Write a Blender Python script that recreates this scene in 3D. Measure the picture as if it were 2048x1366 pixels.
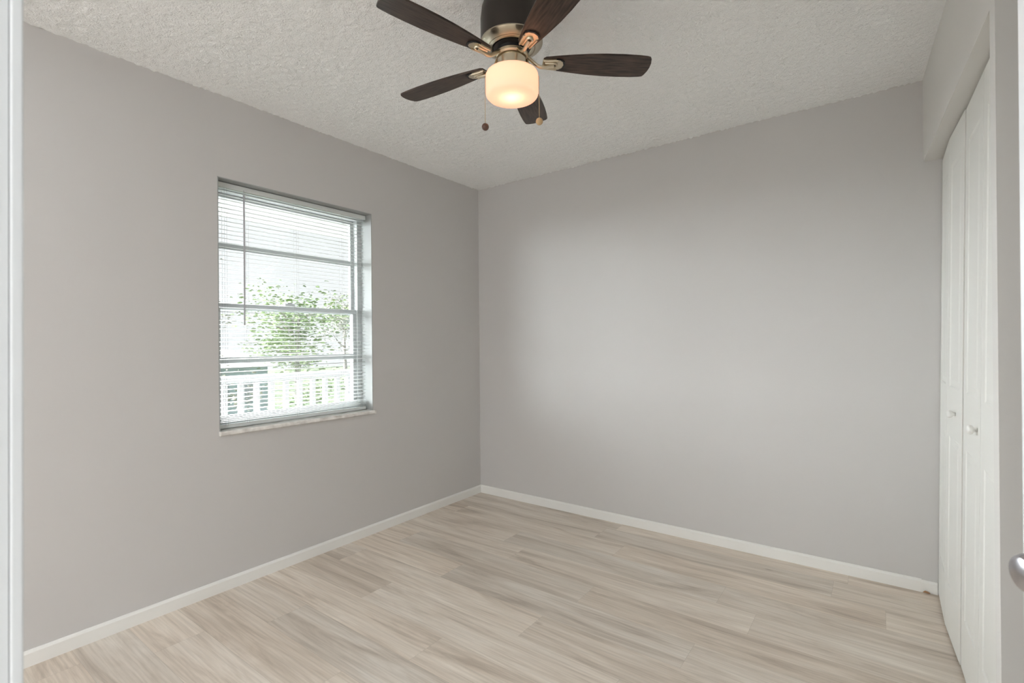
import bpy, bmesh, math, random
from mathutils import Vector, Matrix
random.seed(7)
S = bpy.context.scene
COL = S.collection
for o in list(bpy.data.objects):
    bpy.data.objects.remove(o)

# ---------------------------------------------------------------- camera
H = 2.44
CAM = Vector((2.5983, -3.0681, 1.2088))
yaw, pit, rol = [math.radians(v) for v in (36.502, 0.0613, -0.5129)]
fw = Vector((-math.sin(yaw)*math.cos(pit), math.cos(yaw)*math.cos(pit), math.sin(pit)))
rt = Vector((math.cos(yaw), math.sin(yaw), 0)); up = rt.cross(fw)
r2 = rt*math.cos(rol)+up*math.sin(rol); u2 = -rt*math.sin(rol)+up*math.cos(rol)
cd = bpy.data.cameras.new('camera'); cam = bpy.data.objects.new('camera', cd); COL.objects.link(cam)
m = Matrix((r2, u2, -fw)).transposed().to_4x4(); m.translation = CAM
cam.matrix_world = m
cd.sensor_width = 36; cd.lens = 992.26/2048*36; cd.clip_start = 0.01; cd.clip_end = 300
cd.dof.use_dof = True; cd.dof.focus_distance = 2.8; cd.dof.aperture_fstop = 8
S.camera = cam
S.cycles.diffuse_bounces = 16; S.cycles.max_bounces = 20; S.cycles.transparent_max_bounces = 16

# ---------------------------------------------------------------- world, lights, exposure
S.view_settings.view_transform = 'Standard'; S.view_settings.look = 'None'
S.view_settings.gamma = 1; S.view_settings.use_curve_mapping = False
S.view_settings.exposure = 1.16
W = bpy.data.worlds.new('overcast_sky'); S.world = W; W.use_nodes = True
bg = W.node_tree.nodes['Background']
bg.inputs[0].default_value = (0.985, 0.99, 1.0, 1); bg.inputs[1].default_value = 0.49

def area(name, loc, rot, sx, sy, power, color=(1, 1, 1)):
    d = bpy.data.lights.new(name, 'AREA'); d.shape = 'RECTANGLE'; d.size = sx; d.size_y = sy
    d.energy = power; d.color = color
    o = bpy.data.objects.new(name, d); COL.objects.link(o); o.location = loc; o.rotation_euler = rot
    return o
# added fill light behind the camera, facing into the room
area('hall_fill', (1.9, -6.1, 1.35), (math.radians(90), 0, 0), 3.0, 2.1, 17, (0.97, 0.985, 1.0))
# daylight from the open sky falling on the window
sd = bpy.data.lights.new('hazy_sun', 'SUN'); sd.energy = 34.5; sd.angle = math.radians(105); sd.color = (0.96, 0.98, 1.0)
sun = bpy.data.objects.new('hazy_sun', sd); COL.objects.link(sun)
sun.rotation_euler = Vector((-1, -0.46, 0.42)).to_track_quat('Z', 'Y').to_euler()
# second added fill light, below the hall ceiling and pointing down
area('hall_top_fill', (2.75, -5.0, 2.40), (0, 0, 0), 1.8, 2.0, 33, (0.98, 0.99, 1.0))

# ---------------------------------------------------------------- materials
def mat(name, color, rough=0.6, metal=0.0, **kw):
    M = bpy.data.materials.new(name); M.use_nodes = True
    b = M.node_tree.nodes['Principled BSDF']
    b.inputs['Base Color'].default_value = (*color, 1)
    b.inputs['Roughness'].default_value = rough; b.inputs['Metallic'].default_value = metal
    for k, v in kw.items():
        b.inputs[k.replace('_', ' ')].default_value = v
    return M
def nd(M, t, **kw):
    n = M.node_tree.nodes.new(t)
    for k, v in kw.items():
        if k in n.inputs.keys(): n.inputs[k].default_value = v
        else: setattr(n, k, v)
    return n
def lk(M, a, b): M.node_tree.links.new(a, b)
def bump(M, scale, strength, dist=0.002, detail=4, coord='Object'):
    tc = nd(M, 'ShaderNodeTexCoord'); n = nd(M, 'ShaderNodeTexNoise')
    n.inputs['Scale'].default_value = scale; n.inputs['Detail'].default_value = detail
    b = nd(M, 'ShaderNodeBump'); b.inputs['Strength'].default_value = strength; b.inputs['Distance'].default_value = dist
    lk(M, tc.outputs[coord], n.inputs['Vector']); lk(M, n.outputs['Fac'], b.inputs['Height'])
    lk(M, b.outputs[0], M.node_tree.nodes['Principled BSDF'].inputs['Normal'])
    return n
def vary(M, c1, c2, scale, detail=3, stretch=(1, 1, 1), lo=.35, hi=.65):
    tc = nd(M, 'ShaderNodeTexCoord'); mp = nd(M, 'ShaderNodeMapping'); mp.inputs['Scale'].default_value = stretch
    n = nd(M, 'ShaderNodeTexNoise'); n.inputs['Scale'].default_value = scale; n.inputs['Detail'].default_value = detail
    r = nd(M, 'ShaderNodeValToRGB'); r.color_ramp.elements[0].position = lo; r.color_ramp.elements[1].position = hi
    r.color_ramp.elements[0].color = (*c1, 1); r.color_ramp.elements[1].color = (*c2, 1)
    lk(M, tc.outputs['Object'], mp.inputs[0]); lk(M, mp.outputs[0], n.inputs['Vector']); lk(M, n.outputs['Fac'], r.inputs[0])
    lk(M, r.outputs[0], M.node_tree.nodes['Principled BSDF'].inputs['Base Color'])

M_wall = mat('wall_paint', (0.558, 0.548, 0.540), 0.55); bump(M_wall, 90, 0.15, 0.0008)
M_white = mat('white_gloss_trim', (0.78, 0.78, 0.755), 0.35); bump(M_white, 40, 0.06, 0.0008)
M_casing = mat('white_door_casing', (0.70, 0.73, 0.75), 0.22)
M_door = mat('white_door_paint', (0.76, 0.765, 0.735), 0.45); bump(M_door, 60, 0.08, 0.0006)
M_ceil = mat('popcorn_ceiling', (0.91, 0.925, 0.925), 0.95)
n = bump(M_ceil, 150, 1.0, 0.006, 3)
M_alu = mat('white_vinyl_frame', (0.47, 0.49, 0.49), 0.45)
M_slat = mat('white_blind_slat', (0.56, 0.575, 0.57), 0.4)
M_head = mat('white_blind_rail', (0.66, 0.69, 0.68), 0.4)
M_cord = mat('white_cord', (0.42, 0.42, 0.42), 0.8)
M_wand = mat('clear_grey_wand', (0.45, 0.45, 0.48), 0.2)
M_sill = mat('marble_sill', (0.8, 0.79, 0.76), 0.25)
vary(M_sill, (0.62, 0.60, 0.57), (0.84, 0.83, 0.80), 22, 6)
M_nickel = mat('brushed_nickel', (0.68, 0.60, 0.46), 0.3, 1.0)
M_satin = mat('satin_nickel_knob', (0.62, 0.62, 0.66), 0.22, 1.0)
M_dark = mat('dark_bronze', (0.035, 0.028, 0.023), 0.38, 0.3)
M_band = mat('bronze_band', (0.50, 0.45, 0.35), 0.28, 1.0)
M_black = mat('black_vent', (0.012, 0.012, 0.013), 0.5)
M_fob = mat('walnut_fob', (0.10, 0.05, 0.035), 0.35)
M_fob_lit = mat('lit_fob', (0.55, 0.38, 0.20), 0.4)  # the brighter lit fob, its light put into the wood colour
M_brass = mat('brass_chain', (0.65, 0.50, 0.30), 0.35, 1.0)
M_chip = mat('raw_wood', (0.35, 0.20, 0.10), 0.8)

# wood of the blades: grain along local X
M_blade = mat('dark_walnut_blade', (0.10, 0.07, 0.055), 0.3, 0, Specular_IOR_Level=0.3)
vary(M_blade, (0.018, 0.013, 0.011), (0.092, 0.064, 0.050), 9, 6, (1.5, 14, 4), .3, .72)

# floor
M_floor = mat('vinyl_plank_floor', (0.5, 0.4, 0.3), 0.42)
def floor_mat(M):
    b = M.node_tree.nodes['Principled BSDF']
    uv = nd(M, 'ShaderNodeUVMap', uv_map='plank'); at = nd(M, 'ShaderNodeAttribute', attribute_name='tone')
    mp = nd(M, 'ShaderNodeMapping'); mp.inputs['Scale'].default_value = (0.75, 7.0, 1); lk(M, uv.outputs[0], mp.inputs[0])
    wn = nd(M, 'ShaderNodeTexNoise'); wn.inputs['Scale'].default_value = 1.6; wn.inputs['Detail'].default_value = 5
    wn.inputs['Roughness'].default_value = .62; wn.inputs['Distortion'].default_value = 1.1
    lk(M, mp.outputs[0], wn.inputs['Vector'])
    r1 = nd(M, 'ShaderNodeValToRGB'); e = r1.color_ramp.elements
    e[0].position = .30; e[0].color = (0.48, 0.405, 0.335, 1); e[1].position = .70; e[1].color = (0.80, 0.735, 0.655, 1)
    x = e.new(.47); x.color = (0.67, 0.59, 0.505, 1)
    lk(M, wn.outputs['Fac'], r1.inputs[0])
    mp2 = nd(M, 'ShaderNodeMapping'); mp2.inputs['Scale'].default_value = (2.2, 70, 1); lk(M, uv.outputs[0], mp2.inputs[0])
    fn = nd(M, 'ShaderNodeTexNoise'); fn.inputs['Scale'].default_value = 1.5; fn.inputs['Detail'].default_value = 4
    lk(M, mp2.outputs[0], fn.inputs['Vector'])
    r2_ = nd(M, 'ShaderNodeValToRGB'); e = r2_.color_ramp.elements
    e[0].position = .3; e[0].color = (0.84, 0.83, 0.82, 1); e[1].position = .6; e[1].color = (1.03, 1.03, 1.03, 1)
    lk(M, fn.outputs['Fac'], r2_.inputs[0])
    mx = nd(M, 'ShaderNodeMix', data_type='RGBA', blend_type='MULTIPLY'); mx.inputs[0].default_value = 1
    lk(M, r1.outputs[0], mx.inputs[6]); lk(M, r2_.outputs[0], mx.inputs[7])
    mx2 = nd(M, 'ShaderNodeMix', data_type='RGBA', blend_type='MULTIPLY'); mx2.inputs[0].default_value = 1
    lk(M, mx.outputs[2], mx2.inputs[6]); lk(M, at.outputs['Color'], mx2.inputs[7])
    # knots
    mp3 = nd(M, 'ShaderNodeMapping'); mp3.inputs['Scale'].default_value = (1.5, 3.2, 1); lk(M, uv.outputs[0], mp3.inputs[0])
    vo = nd(M, 'ShaderNodeTexVoronoi'); vo.inputs['Scale'].default_value = 1.15; lk(M, mp3.outputs[0], vo.inputs['Vector'])
    r3 = nd(M, 'ShaderNodeValToRGB'); e = r3.color_ramp.elements
    e[0].position = .0; e[0].color = (0.55, 0.50, 0.46, 1); e[1].position = .05; e[1].color = (1, 1, 1, 1)
    lk(M, vo.outputs['Distance'], r3.inputs[0])
    mx3 = nd(M, 'ShaderNodeMix', data_type='RGBA', blend_type='MULTIPLY'); mx3.inputs[0].default_value = .8
    lk(M, mx2.outputs[2], mx3.inputs[6]); lk(M, r3.outputs[0], mx3.inputs[7])
    lk(M, mx3.outputs[2], b.inputs['Base Color'])
    bp = nd(M, 'ShaderNodeBump'); bp.inputs['Strength'].default_value = .12; bp.inputs['Distance'].default_value = .001
    lk(M, fn.outputs['Fac'], bp.inputs['Height']); lk(M, bp.outputs[0], b.inputs['Normal'])
floor_mat(M_floor)

def glass_mat(name, frost, tint=(1, 1, 1), white=0.0):
    M = bpy.data.materials.new(name); M.use_nodes = True; t = M.node_tree; t.nodes.clear()
    o = t.nodes.new('ShaderNodeOutputMaterial'); tr = t.nodes.new('ShaderNodeBsdfTransparent'); tr.inputs[0].default_value = (*tint, 1)
    g = t.nodes.new('ShaderNodeBsdfGlossy' if not white else 'ShaderNodeBsdfDiffuse')
    if white: g.inputs[0].default_value = (.6, .62, .62, 1)
    else: g.inputs['Roughness'].default_value = 0.02
    mx = t.nodes.new('ShaderNodeMixShader'); mx.inputs[0].default_value = white if white else .06
    t.links.new(tr.outputs[0], mx.inputs[1]); t.links.new(g.outputs[0], mx.inputs[2]); t.links.new(mx.outputs[0], o.inputs[0])
    return M
M_glass = glass_mat('window_glass', 0, (.96, .98, .98))
M_screen = glass_mat('insect_screen_mesh', 0, (1, 1, 1), .05)
M_shade = bpy.data.materials.new('opal_glass_shade'); M_shade.use_nodes = True
def shade_mat(M):
    t = M.node_tree; t.nodes.clear(); o = t.nodes.new('ShaderNodeOutputMaterial')
    tl = t.nodes.new('ShaderNodeBsdfTranslucent'); tl.inputs[0].default_value = (1.0, .88, .76, 1)
    df = t.nodes.new('ShaderNodeBsdfPrincipled'); df.inputs['Base Color'].default_value = (.9, .86, .8, 1); df.inputs['Roughness'].default_value = .25
    mx = t.nodes.new('ShaderNodeMixShader'); mx.inputs[0].default_value = .45
    t.links.new(tl.outputs[0], mx.inputs[1]); t.links.new(df.outputs[0], mx.inputs[2]); t.links.new(mx.outputs[0], o.inputs[0])
shade_mat(M_shade)
# outdoors
M_leaf = mat('pale_green_leaves', (0.34, 0.44, 0.22), 0.6); vary(M_leaf, (0.11, 0.17, 0.07), (0.28, 0.36, 0.17), 1.4, 3)
M_leaf2 = mat('grey_green_leaves', (0.3, 0.34, 0.28), 0.6); vary(M_leaf2, (0.16, 0.18, 0.14), (0.32, 0.31, 0.24), 1.4, 3)
M_bark = mat('grey_bark', (0.30, 0.27, 0.25), 0.9); bump(M_bark, 20, .5, .01)
M_blue = mat('pale_blue_siding', (0.36, 0.47, 0.50), 0.7)
M_roof = mat('white_roofing', (0.7, 0.7, 0.71), 0.7)
M_pane = mat('house_window_grey', (0.28, 0.33, 0.36), 0.2)
M_grass = mat('dry_lawn', (0.15, 0.18, 0.10), 0.9); vary(M_grass, (0.03, 0.05, 0.02), (0.09, 0.09, 0.06), .6, 5)
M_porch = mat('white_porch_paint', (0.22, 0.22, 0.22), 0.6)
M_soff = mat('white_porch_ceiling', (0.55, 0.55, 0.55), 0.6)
M_conc = mat('porch_concrete', (0.78, 0.77, 0.75), 0.85); bump(M_conc, 30, .2, .002)

for _m in (M_leaf, M_leaf2, M_roof, M_grass, M_porch, M_soff, M_conc, M_blue, M_bark):
    _m.node_tree.nodes['Principled BSDF'].inputs['Specular IOR Level'].default_value = 0.03

# ---------------------------------------------------------------- mesh helpers
def link(name, me, material, parent=None, kind=None, smooth=False):
    o = bpy.data.objects.new(name, me); COL.objects.link(o)
    if material: me.materials.append(material)
    if parent: o.parent = parent
    if kind: o['kind'] = kind
    if smooth:
        for p in me.polygons: p.use_smooth = True
    return o
def obj(name, bm, material, parent=None, kind=None, smooth=False, bevel=0, auto=False):
    if bevel:
        bmesh.ops.bevel(bm, geom=list(bm.edges), offset=bevel, segments=2, affect='EDGES', profile=.5)
    bmesh.ops.recalc_face_normals(bm, faces=bm.faces)
    me = bpy.data.meshes.new(name); bm.to_mesh(me); bm.free()
    o = link(name, me, material, parent, kind, smooth or auto)
    if auto:
        me.set_sharp_from_angle(angle=math.radians(35))
    return o
def box(bm, a, b):
    x0, y0, z0 = a; x1, y1, z1 = b
    v = [bm.verts.new(c) for c in ((x0,y0,z0),(x1,y0,z0),(x1,y1,z0),(x0,y1,z0),(x0,y0,z1),(x1,y0,z1),(x1,y1,z1),(x0,y1,z1))]
    for f in ((0,3,2,1),(4,5,6,7),(0,1,5,4),(1,2,6,5),(2,3,7,6),(3,0,4,7)): bm.faces.new([v[i] for i in f])
    return v
def hexa(bm, pts):   # 8 free corners in box order
    v = [bm.verts.new(c) for c in pts]
    for f in ((0,3,2,1),(4,5,6,7),(0,1,5,4),(1,2,6,5),(2,3,7,6),(3,0,4,7)): bm.faces.new([v[i] for i in f])
def boxes(*bs):
    bm = bmesh.new()
    for a, b in bs: box(bm, a, b)
    return bm
def lathe(bm, prof, seg=64, c=(0, 0, 0), axis='Z'):
    rings = []
    for r, z in prof:
        ring = []
        for i in range(seg):
            a = 2*math.pi*i/seg
            p = (r*math.cos(a), r*math.sin(a), z)
            if axis == 'X': p = (z, r*math.cos(a), r*math.sin(a))
            ring.append(bm.verts.new(Vector(c)+Vector(p)))
        rings.append(ring)
    for A, B in zip(rings, rings[1:]):
        for i in range(seg): bm.faces.new((A[i], A[(i+1) % seg], B[(i+1) % seg], B[i]))
    if prof[0][0] > 1e-6: bm.faces.new(rings[0][::-1])
    if prof[-1][0] > 1e-6: bm.faces.new(rings[-1])
def tube(bm, pts, r, seg=10, caps=True):
    pts = [Vector(p) for p in pts]; rings = []
    rr = r if isinstance(r, (list, tuple)) else [r]*len(pts)
    for i, p in enumerate(pts):
        d = (pts[min(i+1, len(pts)-1)]-pts[max(i-1, 0)]).normalized()
        s = Vector((0, 0, 1)) if abs(d.z) < .9 else Vector((1, 0, 0))
        a = d.cross(s).normalized(); b = d.cross(a).normalized()
        rings.append([bm.verts.new(p+(a*math.cos(2*math.pi*k/seg)+b*math.sin(2*math.pi*k/seg))*rr[i]) for k in range(seg)])
    for A, B in zip(rings, rings[1:]):
        for i in range(seg): bm.faces.new((A[i], A[(i+1) % seg], B[(i+1) % seg], B[i]))
    if caps: bm.faces.new(rings[0][::-1]); bm.faces.new(rings[-1])
def prism(bm, outline, z0, z1, f=lambda x, y, z: (x, y, z)):
    lo = [bm.verts.new(f(x, y, z0)) for x, y in outline]; hi = [bm.verts.new(f(x, y, z1)) for x, y in outline]
    bm.faces.new(lo[::-1]); bm.faces.new(hi); n = len(lo)
    for i in range(n): bm.faces.new((lo[i], lo[(i+1) % n], hi[(i+1) % n], hi[i]))
def bez(P, n=12):
    out = []
    for i in range(n+1):
        t = i/n; q = [Vector(p) for p in P]
        while len(q) > 1: q = [a*(1-t)+b*t for a, b in zip(q, q[1:])]
        out.append(q[0])
    return out
def empty(name, loc, rz=0, label=None, cat=None, group=None, kind=None):
    o = bpy.data.objects.new(name, None); COL.objects.link(o); o.location = loc; o.rotation_euler = (0, 0, rz)
    o.empty_display_size = .1
    tag(o, label, cat, group, kind); return o
def tag(o, label=None, cat=None, group=None, kind=None):
    if label: o['label'] = label
    if cat: o['category'] = cat
    if group: o['group'] = group
    if kind: o['kind'] = kind
def struct(name, bm, mt, label=None, cat=None, **kw):
    o = obj(name, bm, mt, None, 'structure', **kw); tag(o, label, cat); return o

# ---------------------------------------------------------------- room shell
WX, CY = 3.45, -1.365           # right outer wall, end of the closet block
FY0, FY1 = -3.13, -3.0045        # doorway wall thickness
WY0, WY1, WZ0, WZ1 = -1.971, -1.054, 0.783, 2.034   # window opening
DX0, DX1 = 2.1465, 3.05          # doorway
def cx(y): return 2.774-0.0446*y   # plane of the closet front

# floor of individual planks in one mesh
def make_floor():
    bm = bmesh.new(); uvl = bm.loops.layers.uv.new('plank'); cl = bm.loops.layers.float_color.new('tone')
    wd, ln = .185, 1.232
    joints = {1: 1.175, 2: 1.38, 3: 1.986, 7: 1.396}
    rnd = random.Random(3)
    k0, k1 = -1, 34
    for k in range(k0, k1):
        ya = -.125+.185-wd*k - 0; yb = ya-wd      # row 1 runs -0.125..-0.31
        ya = min(ya, 0.0)
        if ya <= yb: continue
        j = joints.get(k, None)
        if j is None: j = (k*.437*ln) % ln
        x = j-ln*4
        while x < 5:
            x1 = x+ln
            a, b = max(x, -.005), min(x1, 4.4)
            tone = rnd.uniform(.90, 1.06); warm = rnd.uniform(-.015, .015)
            off = rnd.uniform(0, 60); offy = rnd.uniform(0, 60); fl = rnd.choice((1, -1))
            if b > a:
                g = .0003
                vs = [bm.verts.new((a+g, yb+g, 0)), bm.verts.new((b-g, yb+g, 0)), bm.verts.new((b-g, ya-g, 0)), bm.verts.new((a+g, ya-g, 0))]
                f = bm.faces.new(vs)
                for l in f.loops:
                    l[uvl].uv = ((l.vert.co.x*fl)+off, l.vert.co.y+offy)
                    l[cl] = (tone+warm, tone, tone-warm, 1)
            x = x1
    # dark bed under the joints
    vs = [bm.verts.new(p) for p in ((-.01, -6.3, -.0012), (4.4, -6.3, -.0012), (4.4, .01, -.0012), (-.01, .01, -.0012))]
    f = bm.faces.new(vs)
    for l in f.loops: l[cl] = (.55, .55, .55, 1); l[uvl].uv = (0, 0)
    box(bm, (-.01, -6.3, -.12), (4.4, .01, -.002))
    me = bpy.data.meshes.new('floor'); bm.to_mesh(me); bm.free()
    o = link('floor', me, M_floor, None, 'structure'); tag(o, 'light greige wood look plank floor', 'floor')
make_floor()

# popcorn ceiling: finely displaced grid
def make_ceiling():
    import numpy as np
    rs = np.random.RandomState(5)
    x0, x1, y0, y1, st = 0.0, 2.9, -3.0, 0.0, .0080
    nx, ny = int((x1-x0)/st)+1, int((y1-y0)/st)+1
    X, Y = np.meshgrid(np.linspace(x0, x1, nx), np.linspace(y0, y1, ny))
    hgt = rs.rand(ny, nx)**2.2
    hgt = (hgt+np.roll(hgt, 1, 0)*.5+np.roll(hgt, 1, 1)*.5)/2
    low = rs.rand(ny//24+3, nx//24+3)
    iy = np.linspace(0, low.shape[0]-1.001, ny); ix = np.linspace(0, low.shape[1]-1.001, nx)
    a, b = np.meshgrid(ix, iy); ai, bi = a.astype(int), b.astype(int); fa, fb = a-ai, b-bi
    lo = (low[bi, ai]*(1-fa)+low[bi, ai+1]*fa)*(1-fb)+(low[bi+1, ai]*(1-fa)+low[bi+1, ai+1]*fa)*fb
    Z = H-.0105*hgt-.003*lo+.002
    jx = (rs.rand(ny, nx)-.5)*st*.5; jy = (rs.rand(ny, nx)-.5)*st*.5
    jx[:, 0] = jx[:, -1] = 0; jy[0] = jy[-1] = 0
    co = np.stack([X+jx, Y+jy, Z], -1).reshape(-1, 3).astype('f')
    idx = np.arange(nx*ny).reshape(ny, nx)
    q = np.stack([idx[:-1, :-1], idx[1:, :-1], idx[1:, 1:], idx[:-1, 1:]], -1).reshape(-1, 4)
    me = bpy.data.meshes.new('ceiling')
    base = [(-.01, -6.3, H+.004), (4.4, -6.3, H+.004), (4.4, .01, H+.004), (-.01, .01, H+.004),
            (-.01, -6.3, H+.12), (4.4, -6.3, H+.12), (4.4, .01, H+.12), (-.01, .01, H+.12)]
    nv = len(co); co = np.vstack([co, np.array(base, 'f')])
    ex = [[nv, nv+3, nv+2, nv+1], [nv+4, nv+5, nv+6, nv+7], [nv, nv+1, nv+5, nv+4], [nv+1, nv+2, nv+6, nv+5], [nv+2, nv+3, nv+7, nv+6], [nv+3, nv, nv+4, nv+7]]
    q = np.vstack([q, np.array(ex)])
    me.vertices.add(len(co)); me.vertices.foreach_set('co', co.ravel())
    me.loops.add(q.size); me.loops.foreach_set('vertex_index', q.ravel().astype('i'))
    me.polygons.add(len(q)); me.polygons.foreach_set('loop_start', np.arange(0, q.size, 4, dtype='i'))
    me.polygons.foreach_set('use_smooth', np.ones(len(q), dtype=bool))
    me.update(calc_edges=True); me.validate()
    o = link('ceiling', me, M_ceil, None, 'structure'); tag(o, 'white popcorn textured ceiling', 'ceiling')
make_ceiling()

T = .2
struct('wall_left', boxes(((-T, -6.3, -.1), (0, WY0, H+.1)), ((-T, WY1, -.1), (0, T, H+.1)),
       ((-T, WY0, -.1), (0, WY1, WZ0-.022)), ((-T, WY0, WZ1), (0, WY1, H+.1))), M_wall, 'greige wall with the window', 'wall')
# white plaster lining of the recess
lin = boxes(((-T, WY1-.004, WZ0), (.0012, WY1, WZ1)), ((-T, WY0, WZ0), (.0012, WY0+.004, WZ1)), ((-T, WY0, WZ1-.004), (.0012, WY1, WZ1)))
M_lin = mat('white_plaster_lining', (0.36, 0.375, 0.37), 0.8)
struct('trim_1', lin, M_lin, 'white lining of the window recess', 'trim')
struct('wall_back', boxes(((0, 0, -.1), (WX+.12, T, H+.1))), M_wall, 'plain greige wall opposite the doorway', 'wall')
struct('wall_right', boxes(((WX, -6.3, -.1), (WX+.12, 0, H+.1))), M_wall, 'outer wall behind the closet and door', 'wall')
# closet block: header over the opening, pier, return wall
HZ = 2.05
bm = bmesh.new()
def cslab(y0, y1, z0, z1, th=.1):
    hexa(bm, [(cx(y0), y0, z0), (cx(y0)+th, y0, z0), (cx(y1)+th, y1, z0), (cx(y1), y1, z0),
              (cx(y0), y0, z1), (cx(y0)+th, y0, z1), (cx(y1)+th, y1, z1), (cx(y1), y1, z1)])
cslab(-1.31, 0, HZ, H+.05); cslab(CY, -1.31, 0, H+.05)
box(bm, (cx(CY)+.1, CY, 0), (WX, CY+.1, H+.05))
M_clos = mat('off_white_closet_paint', (0.71, 0.705, 0.685), 0.55); bump(M_clos, 90, 0.15, 0.0008)
struct('wall_closet', bm, M_clos, 'closet wall with header above the bifold doors', 'wall')
# doorway wall and its frame
struct('wall_front', boxes(((DX0-.22, FY0, 0), (DX0-.018, FY1, H+.05)), ((DX1+.018, FY0, 0), (WX, FY1, H+.05)),
       ((DX0-.22, FY0, 2.069), (DX1+.018, FY1, H+.05))), M_wall, 'wall holding the doorway', 'wall')
struct('wall_hall', boxes(((0, -6.4, 0), (WX, -6.3, H+.05))), M_wall, 'far wall of the hall', 'wall')
# left jamb and casing (leans very slightly)
def ly(z): return .0055*(z-1.21)
bm = bmesh.new()
def jam(x0, x1, y0, y1, z0, z1):
    hexa(bm, [(x0, y0+ly(z0), z0), (x1, y0+ly(z0), z0), (x1, y1+ly(z0), z0), (x0, y1+ly(z0), z0),
              (x0, y0+ly(z1), z1), (x1, y0+ly(z1), z1), (x1, y1+ly(z1), z1), (x0, y1+ly(z1), z1)])
jam(DX0-.018, DX0, FY0+.004, FY1+.0005, 0.001, 2.05)
obj_j = struct('trim_2', bm, M_casing, 'white jamb at the left side of the doorway', 'trim')
bm = bmesh.new()
jam(2.08, 2.1475, FY1+.001, -2.997, 0.001, 2.12)
struct('trim_3', bm, M_casing, 'white door casing at the left picture edge', 'trim', bevel=.0012)
bm = boxes(((DX1, FY0, 0.001), (DX1+.018, FY1, 2.05)), ((DX0-.018, FY0, 2.05), (DX1+.018, FY1, 2.068)))
struct('trim_4', bm, M_casing, 'white head and right jamb of the doorway', 'trim')

# baseboards
def base_prof(t=.012, h=.0595): return [(0, 0), (t, 0), (t, h-.010), (t*.62, h-.003), (t*.35, h), (0, h)]
bm = bmesh.new()
pr = [(t+.0, z) for t, z in base_prof()]
def sweep(bm, prof, A, B, f):
    a = [bm.verts.new(f(t, z, A)) for t, z in prof]; b = [bm.verts.new(f(t, z, B)) for t, z in prof]; n = len(a)
    for i in range(n): bm.faces.new((a[i], a[(i+1) % n], b[(i+1) % n], b[i]))
    bm.faces.new(a[::-1]); bm.faces.new(b)
sweep(bm, pr, -3.005, 0, lambda t, z, s: (t, s, z))
struct('baseboard_left', bm, M_white, 'white baseboard under the window wall', 'baseboard')
bm = bmesh.new()
sweep(bm, pr, 0.012, 2.752, lambda t, z, s: (s, -t, z))
sweep(bm, [(t*.8, z*.93) for t, z in pr], 2.752, 2.811, lambda t, z, s: (s, -t, z))
struct('baseboard_back', bm, M_white, 'white baseboard along the back wall', 'baseboard')
bm = bmesh.new()
rc = random.Random(4)
tube(bm, [(2.757, -.022, .006), (2.765, -.020, .009), (2.775, -.021, .007), (2.783, -.020, .005)], [.002, .005, .004, .0015], 7)
o = obj('wood_splinter', bm, M_chip, None, smooth=True)
tag(o, 'small brown wood splinter on the floor at the broken baseboard end', 'splinter')

# ---------------------------------------------------------------- window
def frame_bm(y0, y1, z0, z1, x0, x1, w):
    return boxes(((x0, y0, z0), (x1, y0+w, z1)), ((x0, y1-w, z0), (x1, y1, z1)), ((x0, y0+w, z0), (x1, y1-w, z0+w)), ((x0, y0+w, z1-w), (x1, y1-w, z1)))
win = empty('window_1', (-.13, (WY0+WY1)/2, WZ0), 0, 'white single hung window with a muntin in each sash', 'window', None, 'structure')
def wp(name, bm, mt, parent=win, **kw):
    bmesh.ops.translate(bm, verts=bm.verts, vec=-Vector(win.location)); return obj(name, bm, mt, parent, **kw)
ya, yb = WY0+.004, WY1-.004
MZ = 1.405
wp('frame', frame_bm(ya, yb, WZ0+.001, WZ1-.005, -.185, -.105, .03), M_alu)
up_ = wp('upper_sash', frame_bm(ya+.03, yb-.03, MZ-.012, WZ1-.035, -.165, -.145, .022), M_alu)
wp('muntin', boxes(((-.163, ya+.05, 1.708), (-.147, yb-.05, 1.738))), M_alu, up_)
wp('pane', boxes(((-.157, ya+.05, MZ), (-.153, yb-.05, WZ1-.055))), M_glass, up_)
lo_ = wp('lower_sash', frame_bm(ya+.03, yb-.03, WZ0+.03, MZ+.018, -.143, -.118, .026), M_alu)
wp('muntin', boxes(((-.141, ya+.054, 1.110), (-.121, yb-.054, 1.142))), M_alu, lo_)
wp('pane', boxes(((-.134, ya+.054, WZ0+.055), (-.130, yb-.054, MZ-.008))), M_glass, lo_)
wp('sash_lock', boxes(((-.142, -1.565, MZ+.018), (-.118, -1.505, MZ+.034)), ((-.135, -1.55, MZ+.034), (-.12, -1.52, MZ+.04))), M_alu, lo_, bevel=.002)
wp('insect_screen', boxes(((-.180, ya+.03, WZ0+.03), (-.179, yb-.03, MZ))), M_screen)
# marble sill
bm = bmesh.new()
prof = [(-.115, WZ0-.022), (.014, WZ0-.022), (.021, WZ0-.018), (.022, WZ0-.008), (.018, WZ0), (-.115, WZ0)]
a = [bm.verts.new((x, WY0, z)) for x, z in prof]; b = [bm.verts.new((x, WY1, z)) for x, z in prof]
for i in range(6): bm.faces.new((a[i], a[(i+1) % 6], b[(i+1) % 6], b[i]))
bm.faces.new(a[::-1]); bm.faces.new(b)
box(bm, (.0005, WY1, WZ0-.021), (.019, WY1+.012, WZ0-.001))
o = struct('trim_5', bm, M_sill, 'veined white marble window sill', 'sill')

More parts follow.
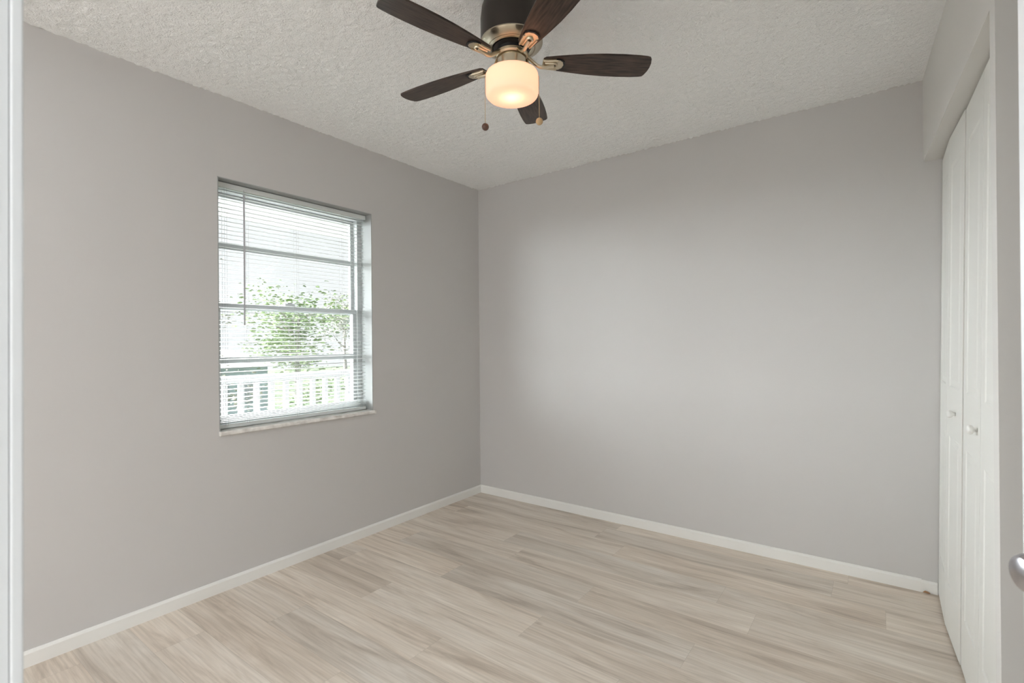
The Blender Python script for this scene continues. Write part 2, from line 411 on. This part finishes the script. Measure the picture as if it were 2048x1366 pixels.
# ---------------------------------------------------------------- mini blind
bl = empty('mini_blind', (-.06, (WY0+WY1)/2, WZ1-.006), 0, 'white aluminium mini blind with open slats hanging inside the window recess', 'blind')
def bp_(name, bm, mt, parent=bl, **kw):
    bmesh.ops.translate(bm, verts=bm.verts, vec=-Vector(bl.location)); return obj(name, bm, mt, parent, **kw)
y0, y1 = WY0+.010, WY1-.010
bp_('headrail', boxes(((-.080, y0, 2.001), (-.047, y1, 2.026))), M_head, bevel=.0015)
bm = bmesh.new()
def slat(bm, zc, tilt, y0=y0+.004, y1=y1-.004):
    n = 5; w = .025; th = .0005
    rows = []
    for i in range(n+1):
        s = (i/n-.5); x = s*w; z = .0014*(1-(2*s)**2)
        # inner edge (towards the room) lower
        xr = x*math.cos(tilt)+z*math.sin(tilt); zr = -x*math.sin(tilt)+z*math.cos(tilt)
        rows.append((-.0635+xr, zc+zr))
    t = [bm.verts.new((x, y0, z)) for x, z in rows]; t2 = [bm.verts.new((x, y1, z)) for x, z in rows]
    d = [bm.verts.new((x, y0, z-th)) for x, z in rows]; d2 = [bm.verts.new((x, y1, z-th)) for x, z in rows]
    for i in range(n):
        bm.faces.new((t[i], t[i+1], t2[i+1], t2[i])); bm.faces.new((d[i+1], d[i], d2[i], d2[i+1]))
    bm.faces.new((t[0], t2[0], d2[0], d[0])); bm.faces.new((t[n], d[n], d2[n], t2[n]))
rs = random.Random(9)
z = 1.9880; k = 0
while z > .845:
    slat(bm, z, math.radians(5.5+rs.uniform(-1.0, 1.0))); z -= .0219; k += 1
for i in range(4):
    slat(bm, .840-i*.0085, math.radians(3+i))
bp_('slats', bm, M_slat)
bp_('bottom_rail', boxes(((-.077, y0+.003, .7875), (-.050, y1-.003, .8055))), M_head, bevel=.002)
for yc in (-1.915, -1.809, -1.531, -1.235, -1.105):
    bm = bmesh.new()
    for x in (-.0495, -.0775):
        tube(bm, [(x, yc-.003, .800), (x, yc-.003, 2.001)], .0006, 5)
        if x > -.06: tube(bm, [(x+.0008, yc+.008, .800), (x+.0008, yc+.008, 2.001)], .0005, 5)
    if yc in (-1.915, -1.105) : pass
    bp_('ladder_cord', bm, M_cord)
bm = bmesh.new(); tube(bm, [(-.040, -1.825, 1.985), (-.038, -1.826, 1.65), (-.037, -1.828, 1.322)], .0044, 6)
tube(bm, [(-.044, -1.825, 2.006), (-.040, -1.825, 1.994), (-.040, -1.825, 1.983)], .0016, 6)
bp_('tilt_wand', bm, M_wand, smooth=False)
bm = bmesh.new(); tube(bm, [(-.037, -1.828, 1.322), (-.037, -1.828, 1.308)], [.0040, .0048], 8); bp_('wand_tip', bm, M_cord)

# ---------------------------------------------------------------- closet bifold doors
def panel_door(w, h, th, panels, dp=.0028):
    """moulded hollow core leaf: local x along width 0..w, y thickness (front at 0, back at +th), z 0..h"""
    bm = bmesh.new()
    xs = sorted({0, w, *[p[0] for p in panels], *[p[1] for p in panels]}); zs = sorted({0, h, *[p[2] for p in panels], *[p[3] for p in panels]})
    vid = {}
    def V(x, y, z):
        kk = (round(x, 5), round(y, 5), round(z, 5))
        if kk not in vid: vid[kk] = bm.verts.new(kk)
        return vid[kk]
    for xa, xb in zip(xs, xs[1:]):
        for za, zb in zip(zs, zs[1:]):
            xm, zm = (xa+xb)/2, (za+zb)/2
            if any(p[0] < xm < p[1] and p[2] < zm < p[3] for p in panels): continue
            bm.faces.new((V(xa, 0, za), V(xb, 0, za), V(xb, 0, zb), V(xa, 0, zb)))
    for x0_, x1_, z0_, z1_ in panels:
        def ring(i, d): return [V(x0_+i, d, z0_+i), V(x1_-i, d, z0_+i), V(x1_-i, d, z1_-i), V(x0_+i, d, z1_-i)]
        rings = [[V(x0_, 0, z0_), V(x1_, 0, z0_), V(x1_, 0, z1_), V(x0_, 0, z1_)], ring(.006, dp), ring(.014, dp), ring(.030, .0006)]
        # split outer ring edges exist already on shared vertices
        for A, B in zip(rings, rings[1:]):
            for i in range(4): bm.faces.new((A[i], A[(i+1) % 4], B[(i+1) % 4], B[i]))
        bm.faces.new(rings[-1])
    # sides and back
    b = [V(0, th, 0), V(w, th, 0), V(w, th, h), V(0, th, h)]
    bm.faces.new(b[::-1])
    bot = [V(x, 0, 0) for x in xs]; top = [V(x, 0, h) for x in xs]
    lef = [V(0, 0, zz) for zz in zs]; rig = [V(w, 0, zz) for zz in zs]
    bm.faces.new(bot[::-1]+[b[0], b[1]]); bm.faces.new(top+[b[2], b[3]]); bm.faces.new(lef+[b[3], b[0]]); bm.faces.new(rig[::-1]+[b[1], b[2]])
    return bm
def place_leaf(bm, A, B, zb, leanb, leant, h):
    """map local leaf onto the vertical strip from plan point A to B; the room is on the -x side; x shifts leanb (floor) .. leant (top)"""
    A = Vector(A); B = Vector(B); d = (B-A).normalized(); n = Vector((d.y, -d.x)); n = n if n.x > 0 else -n   # away from the room
    for v in bm.verts:
        x, y, z = v.co; f = z/h
        p = A+d*x+n*y
        v.co = (p.x+leanb*(1-f)+leant*f, p.y, zb+z)
PH = 2.026
def bifold(n, pts, knob_y, label):
    e = empty('door_%d' % n, (pts[0][0], pts[0][1], 0), 0, label, 'door', None, 'structure')
    L = Vector(e.location)
    for A, B in zip(pts, pts[1:]):
        w = (Vector(B)-Vector(A)).length-.003
        bm = panel_door(w, PH, .028, [(.055, w-.055, .19, .80), (.055, w-.055, 1.0, 1.90)])
        place_leaf(bm, A, B, .012, -.016, .014, PH)
        bmesh.ops.translate(bm, verts=bm.verts, vec=-L)
        obj('panel', bm, M_door, e)
    A, B = [(Vector(a), Vector(b)) for a, b in zip(pts, pts[1:]) if a[1] >= knob_y >= b[1]][0]
    t = (knob_y-A.y)/(B.y-A.y); xx = A.x+(B.x-A.x)*t
    bm = bmesh.new(); lathe(bm, [(.0001, -.026), (.008, -.0255), (.014, -.022), (.0155, -.017), (.013, -.011), (.007, -.007), (.006, .002)], 24, (xx-.003, knob_y, .914), 'X')
    bmesh.ops.translate(bm, verts=bm.verts, vec=-L)
    obj('knob', bm, M_white, e, smooth=True)
bifold(2, [(2.829, -.006), (2.826, -.322), (2.842, -.640)], -.51, 'white bifold closet door pair beside the back wall')
bifold(3, [(2.845, -.645), (2.852, -.965), (2.862, -1.296)], -.91, 'white bifold closet door pair nearer the entry')
# top track in the shadow under the header
struct('trim_6', boxes(((2.888, -1.305, 2.043), (2.912, -.004, HZ))), M_white, 'closet door track under the header', 'trim')

# ---------------------------------------------------------------- entry door leaf with knob
th_ = math.radians(-27.4)
E_ = Vector((CAM.x+.1627*.83, CAM.y+.83)); u_ = Vector((math.sin(th_), math.cos(th_)))
Hg = E_-u_*.76
d1 = empty('door_1', (Hg.x, Hg.y, 0), 0, 'white entry door standing open at the right picture edge', 'door', None, 'structure')
bm = panel_door(.76, 2.02, .035, [(.11, .34, .25, .80), (.42, .65, .25, .80), (.11, .34, 1.0, 1.55), (.42, .65, 1.0, 1.55), (.11, .34, 1.66, 1.90), (.42, .65, 1.66, 1.90)])
place_leaf(bm, Hg, E_, .012, 0, 0, 2.02); bmesh.ops.translate(bm, verts=bm.verts, vec=-Vector(d1.location)); obj('leaf', bm, M_casing, d1)
n_ = Vector((-u_.y, u_.x))
kc = E_-u_*.06
bm = bmesh.new()
lathe(bm, [(.0001, -.048), (.015, -.0475), (.0185, -.0455), (.0208, -.040), (.0210, -.030), (.0185, -.024), (.0125, -.020), (.0115, -.010), (.024, -.009), (.027, -.004), (.027, .0)], 40, (0, 0, 0), 'X')
R = Matrix(((-n_.x, n_.y, 0), (-n_.y, -n_.x, 0), (0, 0, 1)))
for v in bm.verts: v.co = R @ v.co
bmesh.ops.translate(bm, verts=bm.verts, vec=Vector((kc.x, kc.y, .954))-Vector(d1.location))
obj('door_knob', bm, M_satin, d1, smooth=True)

# ---------------------------------------------------------------- ceiling fan
FC = Vector((1.573, -1.669, H))
fan = empty('ceiling_fan', FC, 0, 'five blade flush mount ceiling fan with dark wood blades and lit drum shade', 'ceiling fan')
def fz(z): return z-H
def fp(name, bm, mt, parent=fan, **kw): return obj(name, bm, mt, parent, **kw)
bm = bmesh.new(); lathe(bm, [(.088, fz(2.437)), (.092, fz(2.405)), (.099, fz(2.385)), (.1035, fz(2.372)), (.106, fz(2.35)), (.108, fz(2.335)), (.108, fz(2.256))], 96)
fp('motor_housing', bm, M_dark, auto=True)
bm = bmesh.new(); lathe(bm, [(.1079, fz(2.2558)), (.1085, fz(2.252)), (.104, fz(2.246)), (.083, fz(2.236)), (.079, fz(2.237)), (.076, fz(2.235)), (.070, fz(2.233)), (.066, fz(2.236)), (.066, fz(2.246))], 96)
fp('housing_rim', bm, M_band, auto=True)
bm = bmesh.new(); lathe(bm, [(.064, fz(2.25)), (.064, fz(2.233)), (.050, fz(2.229)), (.050, fz(2.214))], 64)
fp('vent_ring', bm, M_black, auto=True)
bm = bmesh.new(); lathe(bm, [(.052, fz(2.216)), (.057, fz(2.214)), (.058, fz(2.205)), (.053, fz(2.200)), (.044, fz(2.199)), (.044, fz(2.195))], 64)
fp('blade_hub', bm, M_nickel, auto=True)
bm = bmesh.new(); lathe(bm, [(.043, fz(2.197)), (.0505, fz(2.193)), (.0505, fz(2.150)), (.066, fz(2.147)), (.066, fz(2.142))], 64)
fitter = fp('light_fitter', bm, M_nickel, auto=True)
# opal glass drum, double walled
o_ = [(.0535, 2.1475), (.0835, 2.147), (.0895, 2.1445), (.0918, 2.139), (.092, 2.130), (.092, 2.095), (.092, 2.080), (.0905, 2.0715), (.086, 2.066), (.078, 2.064), (.05, 2.0635), (.0001, 2.0635)]
bm = bmesh.new(); lathe(bm, [(r, fz(z)) for r, z in o_], 96)
shade = fp('glass_shade', bm, M_shade, smooth=True)
bm = bmesh.new(); lathe(bm, [(.014, fz(2.15)), (.014, fz(2.138)), (.020, fz(2.128)), (.027, fz(2.113)), (.027, fz(2.100)), (.020, fz(2.090)), (.0001, fz(2.085))], 24)
M_bulb = bpy.data.materials.new('lit_bulb'); M_bulb.use_nodes = True
bb = M_bulb.node_tree.nodes['Principled BSDF']; bb.inputs['Emission Color'].default_value = (1, .47, .31, 1); bb.inputs['Emission Strength'].default_value = 6.1
bb.inputs['Base Color'].default_value = (.9, .9, .9, 1)
fp('bulb', bm, M_bulb, smooth=True)

PHI = math.radians(-8.4)
def blade_outline():
    up_ = [(.110, .020), (.118, .0275), (.16, .0345), (.21, .042), (.27, .0495), (.33, .0535), (.39, .0545), (.44, .053), (.470, .0505), (.481, .0475), (.486, .041)]
    dn = [(.4925, .02), (.4945, 0), (.4935, -.02), (.488, -.041), (.483, -.0475), (.473, -.0505), (.44, -.053), (.39, -.0545), (.33, -.0535), (.27, -.0495), (.21, -.042), (.16, -.0345), (.118, -.0275), (.110, -.020)]
    return up_+dn
ZB = fz(2.187)
def tilt(x, y, z): return (x, y*math.cos(PHI)-z*math.sin(PHI), y*math.sin(PHI)+z*math.cos(PHI))
def make_blade(k):
    a = .721+k*2*math.pi/5
    bm = bmesh.new(); prism(bm, blade_outline(), 0, .006, tilt)
    b = fp('blade', bm, M_blade, bevel=.0008); b.location = (0, 0, ZB); b.rotation_euler = (0, 0, a)
    # iron: flat plate under the blade with ribs, loop and curved arm to the hub
    bm = bmesh.new()
    pl = [(.108, -.021), (.160, -.0265), (.171, -.024), (.180, -.015), (.1835, 0), (.180, .015), (.171, .024), (.160, .0265), (.108, .021)]
    prism(bm, pl, -.0035, -.0004, tilt)
    def tp(x, y, z): return Vector(tilt(x, y, z))
    for s in (1, -1):
        tube(bm, [tp(.110, s*.0180, -.0045), tp(.135, s*.0200, -.0052), tp(.160, s*.0225, -.0045)], .0032, 8)
    loop = [tp(.116, .0085, -.0055), tp(.142, .009, -.006)]+[tp(.148+.0105*math.sin(t), .0095*math.cos(t), -.006) for t in [math.pi*i/8 for i in range(9)]]+[tp(.142, -.009, -.006), tp(.116, -.0085, -.0055)]
    tube(bm, loop, .0042, 8)
    arm = bez([(.050, 0, fz(2.208)-ZB), (.070, 0, fz(2.204)-ZB), (.088, 0, -.018), (.105, 0, -.021), tp(.116, 0, -.012), tp(.148, 0, -.0065)], 16)
    tube(bm, arm, [.0065]*6+[.0062]*11, 10)
    ir = obj('blade_iron', bm, M_nickel, b, auto=True); tag(ir, 'brushed nickel blade iron')
    bm = bmesh.new()  # thin black crescent just past the plate's rounded end
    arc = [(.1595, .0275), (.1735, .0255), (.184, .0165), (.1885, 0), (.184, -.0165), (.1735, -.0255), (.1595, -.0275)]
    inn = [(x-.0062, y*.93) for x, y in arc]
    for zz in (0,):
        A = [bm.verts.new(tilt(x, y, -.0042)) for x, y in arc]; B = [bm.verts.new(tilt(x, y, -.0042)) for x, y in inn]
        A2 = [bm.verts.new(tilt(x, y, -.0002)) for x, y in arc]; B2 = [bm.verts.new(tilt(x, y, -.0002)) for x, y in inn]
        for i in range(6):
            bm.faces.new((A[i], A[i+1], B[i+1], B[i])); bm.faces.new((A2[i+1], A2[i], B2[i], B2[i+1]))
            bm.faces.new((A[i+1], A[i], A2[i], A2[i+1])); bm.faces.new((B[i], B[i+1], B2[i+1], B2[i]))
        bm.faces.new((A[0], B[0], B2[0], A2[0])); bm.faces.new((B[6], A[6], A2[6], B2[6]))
    g = obj('crescent', bm, M_black, b); tag(g, 'black crescent at the outer end of the blade iron')
    bm = bmesh.new(); lathe(bm, [(.0001, -.0072), (.0028, -.007), (.0042, -.0055), (.0042, -.002)], 16, (0, 0, 0))
    for v in bm.verts: v.co = tp(v.co.x+.152, v.co.y, v.co.z)
    obj('screw', bm, M_black, b, smooth=True)
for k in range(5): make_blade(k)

def chain(px, py, zend, mt, rfob):
    p = Vector((px-FC.x, py-FC.y)); d = p.normalized()
    bm = bmesh.new()
    P = [Vector((d.x*.048, d.y*.048, fz(2.185))), Vector((d.x*.056, d.y*.056, fz(2.182))), Vector((d.x*.060, d.y*.060, fz(2.170))), Vector((d.x*.0885, d.y*.0885, fz(2.1445))),
         Vector((d.x*.0938, d.y*.0938, fz(2.132))), Vector((d.x*.0945, d.y*.0945, fz(zend)+rfob))]
    tube(bm, P, .0008, 6)
    # beads
    L = 0; q = P[-2]; n = int((P[-2]-P[-1]).length/.004)
    for i in range(n):
        c = P[-2].lerp(P[-1], i/n)
        bmesh.ops.create_icosphere(bm, subdivisions=1, radius=.00125, matrix=Matrix.Translation(c))
    # spring coupling at the fitter
    tube(bm, [(d.x*.052, d.y*.052, fz(2.196)), (d.x*.057, d.y*.057, fz(2.182)), (d.x*.060, d.y*.060, fz(2.165))], [.0035, .0045, .0028], 8)
    c = obj('pull_chain', bm, M_brass, fan, smooth=True)
    bm = bmesh.new(); bmesh.ops.create_uvsphere(bm, u_segments=24, v_segments=16, radius=rfob, matrix=Matrix.Translation((d.x*.0945, d.y*.0945, fz(zend))))
    f = obj('pull_fob', bm, mt, c, smooth=True)
    return f
tag(chain(1.504, -1.725, 1.960, M_fob, .0125), 'dark round wooden fob')
tag(chain(1.651, -1.618, 1.977, M_fob_lit, .0125), 'round wooden fob, tan from light put into its colour')

# ---------------------------------------------------------------- outdoors
# upstairs porch outside the window
PX = -1.5
struct('trim_7', boxes(((PX-.1, -9, -.15), (-T, 7, -.03))), M_conc, 'porch floor slab outside', 'porch floor')
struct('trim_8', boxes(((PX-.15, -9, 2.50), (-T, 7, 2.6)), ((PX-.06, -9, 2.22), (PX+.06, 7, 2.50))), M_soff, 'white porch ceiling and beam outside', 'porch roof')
rl = empty('porch_railing', (PX, 0, -.03), 0, 'white porch railing with square balusters outside the window', 'railing')
def rp(name, bm):
    bmesh.ops.translate(bm, verts=bm.verts, vec=-Vector(rl.location)); return obj(name, bm, M_porch, rl)
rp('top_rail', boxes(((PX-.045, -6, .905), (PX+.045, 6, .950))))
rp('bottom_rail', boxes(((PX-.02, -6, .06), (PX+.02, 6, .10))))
first = None
for i in range(44):
    y = -1.8+i*.125
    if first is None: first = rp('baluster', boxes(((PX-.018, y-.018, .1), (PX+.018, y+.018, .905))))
    else:
        c = first.copy(); COL.objects.link(c); c.parent = rl; c.location.y = i*.125
for y in (-3.2, 4.6):
    rp('post', boxes(((PX-.05, y-.05, -.0), (PX+.05, y+.05, 2.25))))
GZ = -3.0
o = obj('lawn', boxes(((-80, -50, GZ-.2), (-2.2, 90, GZ))), M_grass, None, 'structure'); tag(o, 'pale lawn below the porch', 'ground')
# neighbouring bungalow
hb = empty('bungalow', (-22, 5, GZ), 0, 'single storey pale blue house with a white roof seen below the trees', 'house')
def hp(name, bm, mt, parent=hb):
    bmesh.ops.translate(bm, verts=bm.verts, vec=-Vector(hb.location)); return obj(name, bm, mt, parent)
hp('wall', boxes(((-30, -6, GZ), (-22, 9.6, .15))), M_blue)
bm = bmesh.new(); v = [bm.verts.new(p) for p in ((-21.4, -6.6, .12), (-21.4, 10.2, .12), (-26, 9.4, .95), (-26, -6, .95), (-30.6, -6.6, .12), (-30.6, 10.2, .12))]
for f in ((0, 1, 2, 3), (3, 2, 5, 4), (0, 3, 4), (1, 5, 2), (0, 4, 5, 1)): bm.faces.new([v[i] for i in f])
hp('roof', bm, M_roof)
for ya_ in (-3, 0.5, 4.2, 6.9, 8.3):
    hp('window', boxes(((-22.05, ya_, -1.6), (-21.97, ya_+.85, -.35))), M_pane)

def tree(x, y, h, cw, ch, cz, n, mleaf, label, seed, lean=0.0, leaf=.11, grp='trees beyond the porch'):
    rr = random.Random(seed)
    t = empty('tree', (x, y, GZ), 0, label, 'tree', grp)
    bm = bmesh.new()
    top = Vector((lean, 0, h*.92)); tips = []
    tube(bm, [(0, 0, 0), (lean*.3, .05, h*.3), (lean*.6, -.05, h*.6), top], [.13, .10, .07, .02], 8)
    for i in range(16):
        f = rr.uniform(.42, .9); a = rr.uniform(0, 6.28); L = cw*rr.uniform(.45, .95)
        s = Vector((lean*f, 0, h*f)); e = s+Vector((math.cos(a)*L, math.sin(a)*L, rr.uniform(.05, .5)*ch*.5))
        mid = (s+e)/2+Vector((0, 0, -.1)); tube(bm, [s, mid, e], [.045, .028, .01], 5); tips += [e, mid, (mid+e)/2]
    obj('trunk', bm, M_bark, t)
    bm = bmesh.new()
    cl = [(rr.choice(tips)+Vector((rr.gauss(0, .25), rr.gauss(0, .25), rr.gauss(0, .2)))) for _ in range(26)]
    for i in range(int(n*2.2)):
        c = rr.choice(cl); p = c+Vector((rr.gauss(0, .30), rr.gauss(0, .30), rr.gauss(0, .24)))
        M_ = Matrix.Translation(p) @ Matrix.Rotation(rr.uniform(0, 6.28), 4, 'Z') @ Matrix.Rotation(rr.uniform(-1.2, 1.2), 4, 'X')
        l = leaf*.62*rr.uniform(.6, 1.3)
        vs = [bm.verts.new(M_ @ Vector(q)) for q in ((-l, 0, 0), (-l*.3, -l*.42, .01), (l*.5, -l*.34, 0), (l, 0, -.02), (l*.5, l*.34, 0), (-l*.3, l*.42, .01))]
        bm.faces.new(vs)
    me = bpy.data.meshes.new('foliage'); bm.to_mesh(me); bm.free(); link('foliage', me, mleaf, t)
tree(-11.5, 2.2, 6.0, 1.5, 2.4, 3.6, 1500, M_leaf2, 'thin grey green tree at the left of the window view', 1, .2, .09)
tree(-10.2, 4.35, 5.6, 1.1, 2.2, 3.4, 1500, M_leaf, 'slim tree with bare lower trunk left of centre in the window view', 2, .1, .10)
tree(-17.5, 11.0, 6.6, 1.3, 2.6, 3.4, 1300, M_leaf2, 'sparse tree at the centre of the window view', 3, -.1, .09)
tree(-11.0, 8.6, 5.5, 1.5, 3.0, 3.2, 2400, M_leaf, 'full green tree right of centre in the window view', 4, .0, .11)
tree(-6.9, 7.3, 5.2, 1.1, 3.4, 3.0, 2600, M_leaf, 'dense green tree at the right of the window view', 5, .2, .11)
def bush(x, y, r, h, n, label, seed):
    rr = random.Random(seed); t = empty('bush', (x, y, GZ), 0, label, 'bush', 'bushes on the lawn')
    bm = bmesh.new()
    for i in range(n):
        a, b_ = rr.uniform(0, 6.28), math.acos(rr.uniform(0, 1)); q = rr.uniform(.7, 1.02)
        p = Vector((r*q*math.sin(b_)*math.cos(a), r*q*math.sin(b_)*math.sin(a), h*q*math.cos(b_)))
        M_ = Matrix.Translation(p) @ Matrix.Rotation(rr.uniform(0, 6.28), 4, 'Z') @ Matrix.Rotation(rr.uniform(-1.2, 1.2), 4, 'X'); l = .1
        bm.faces.new([bm.verts.new(M_ @ Vector(c)) for c in ((-l, 0, 0), (0, -l*.5, .01), (l, 0, 0), (0, l*.5, .01))])
    me = bpy.data.meshes.new('foliage'); bm.to_mesh(me); bm.free(); link('foliage', me, M_leaf, t)
    bm = bmesh.new()
    for i in range(6):
        a = i*1.05; tube(bm, [(0, 0, 0), (r*.5*math.cos(a), r*.5*math.sin(a), h*.7)], [.03, .01], 5)
    obj('stem', bm, M_bark, t)
bush(-8.0, 4.6, 1.3, 1.7, 1500, 'low bush below the railing left of the taller one', 11)
bush(-4.4, 4.0, 1.0, 2.3, 2000, 'taller bush below the railing at the right', 12)
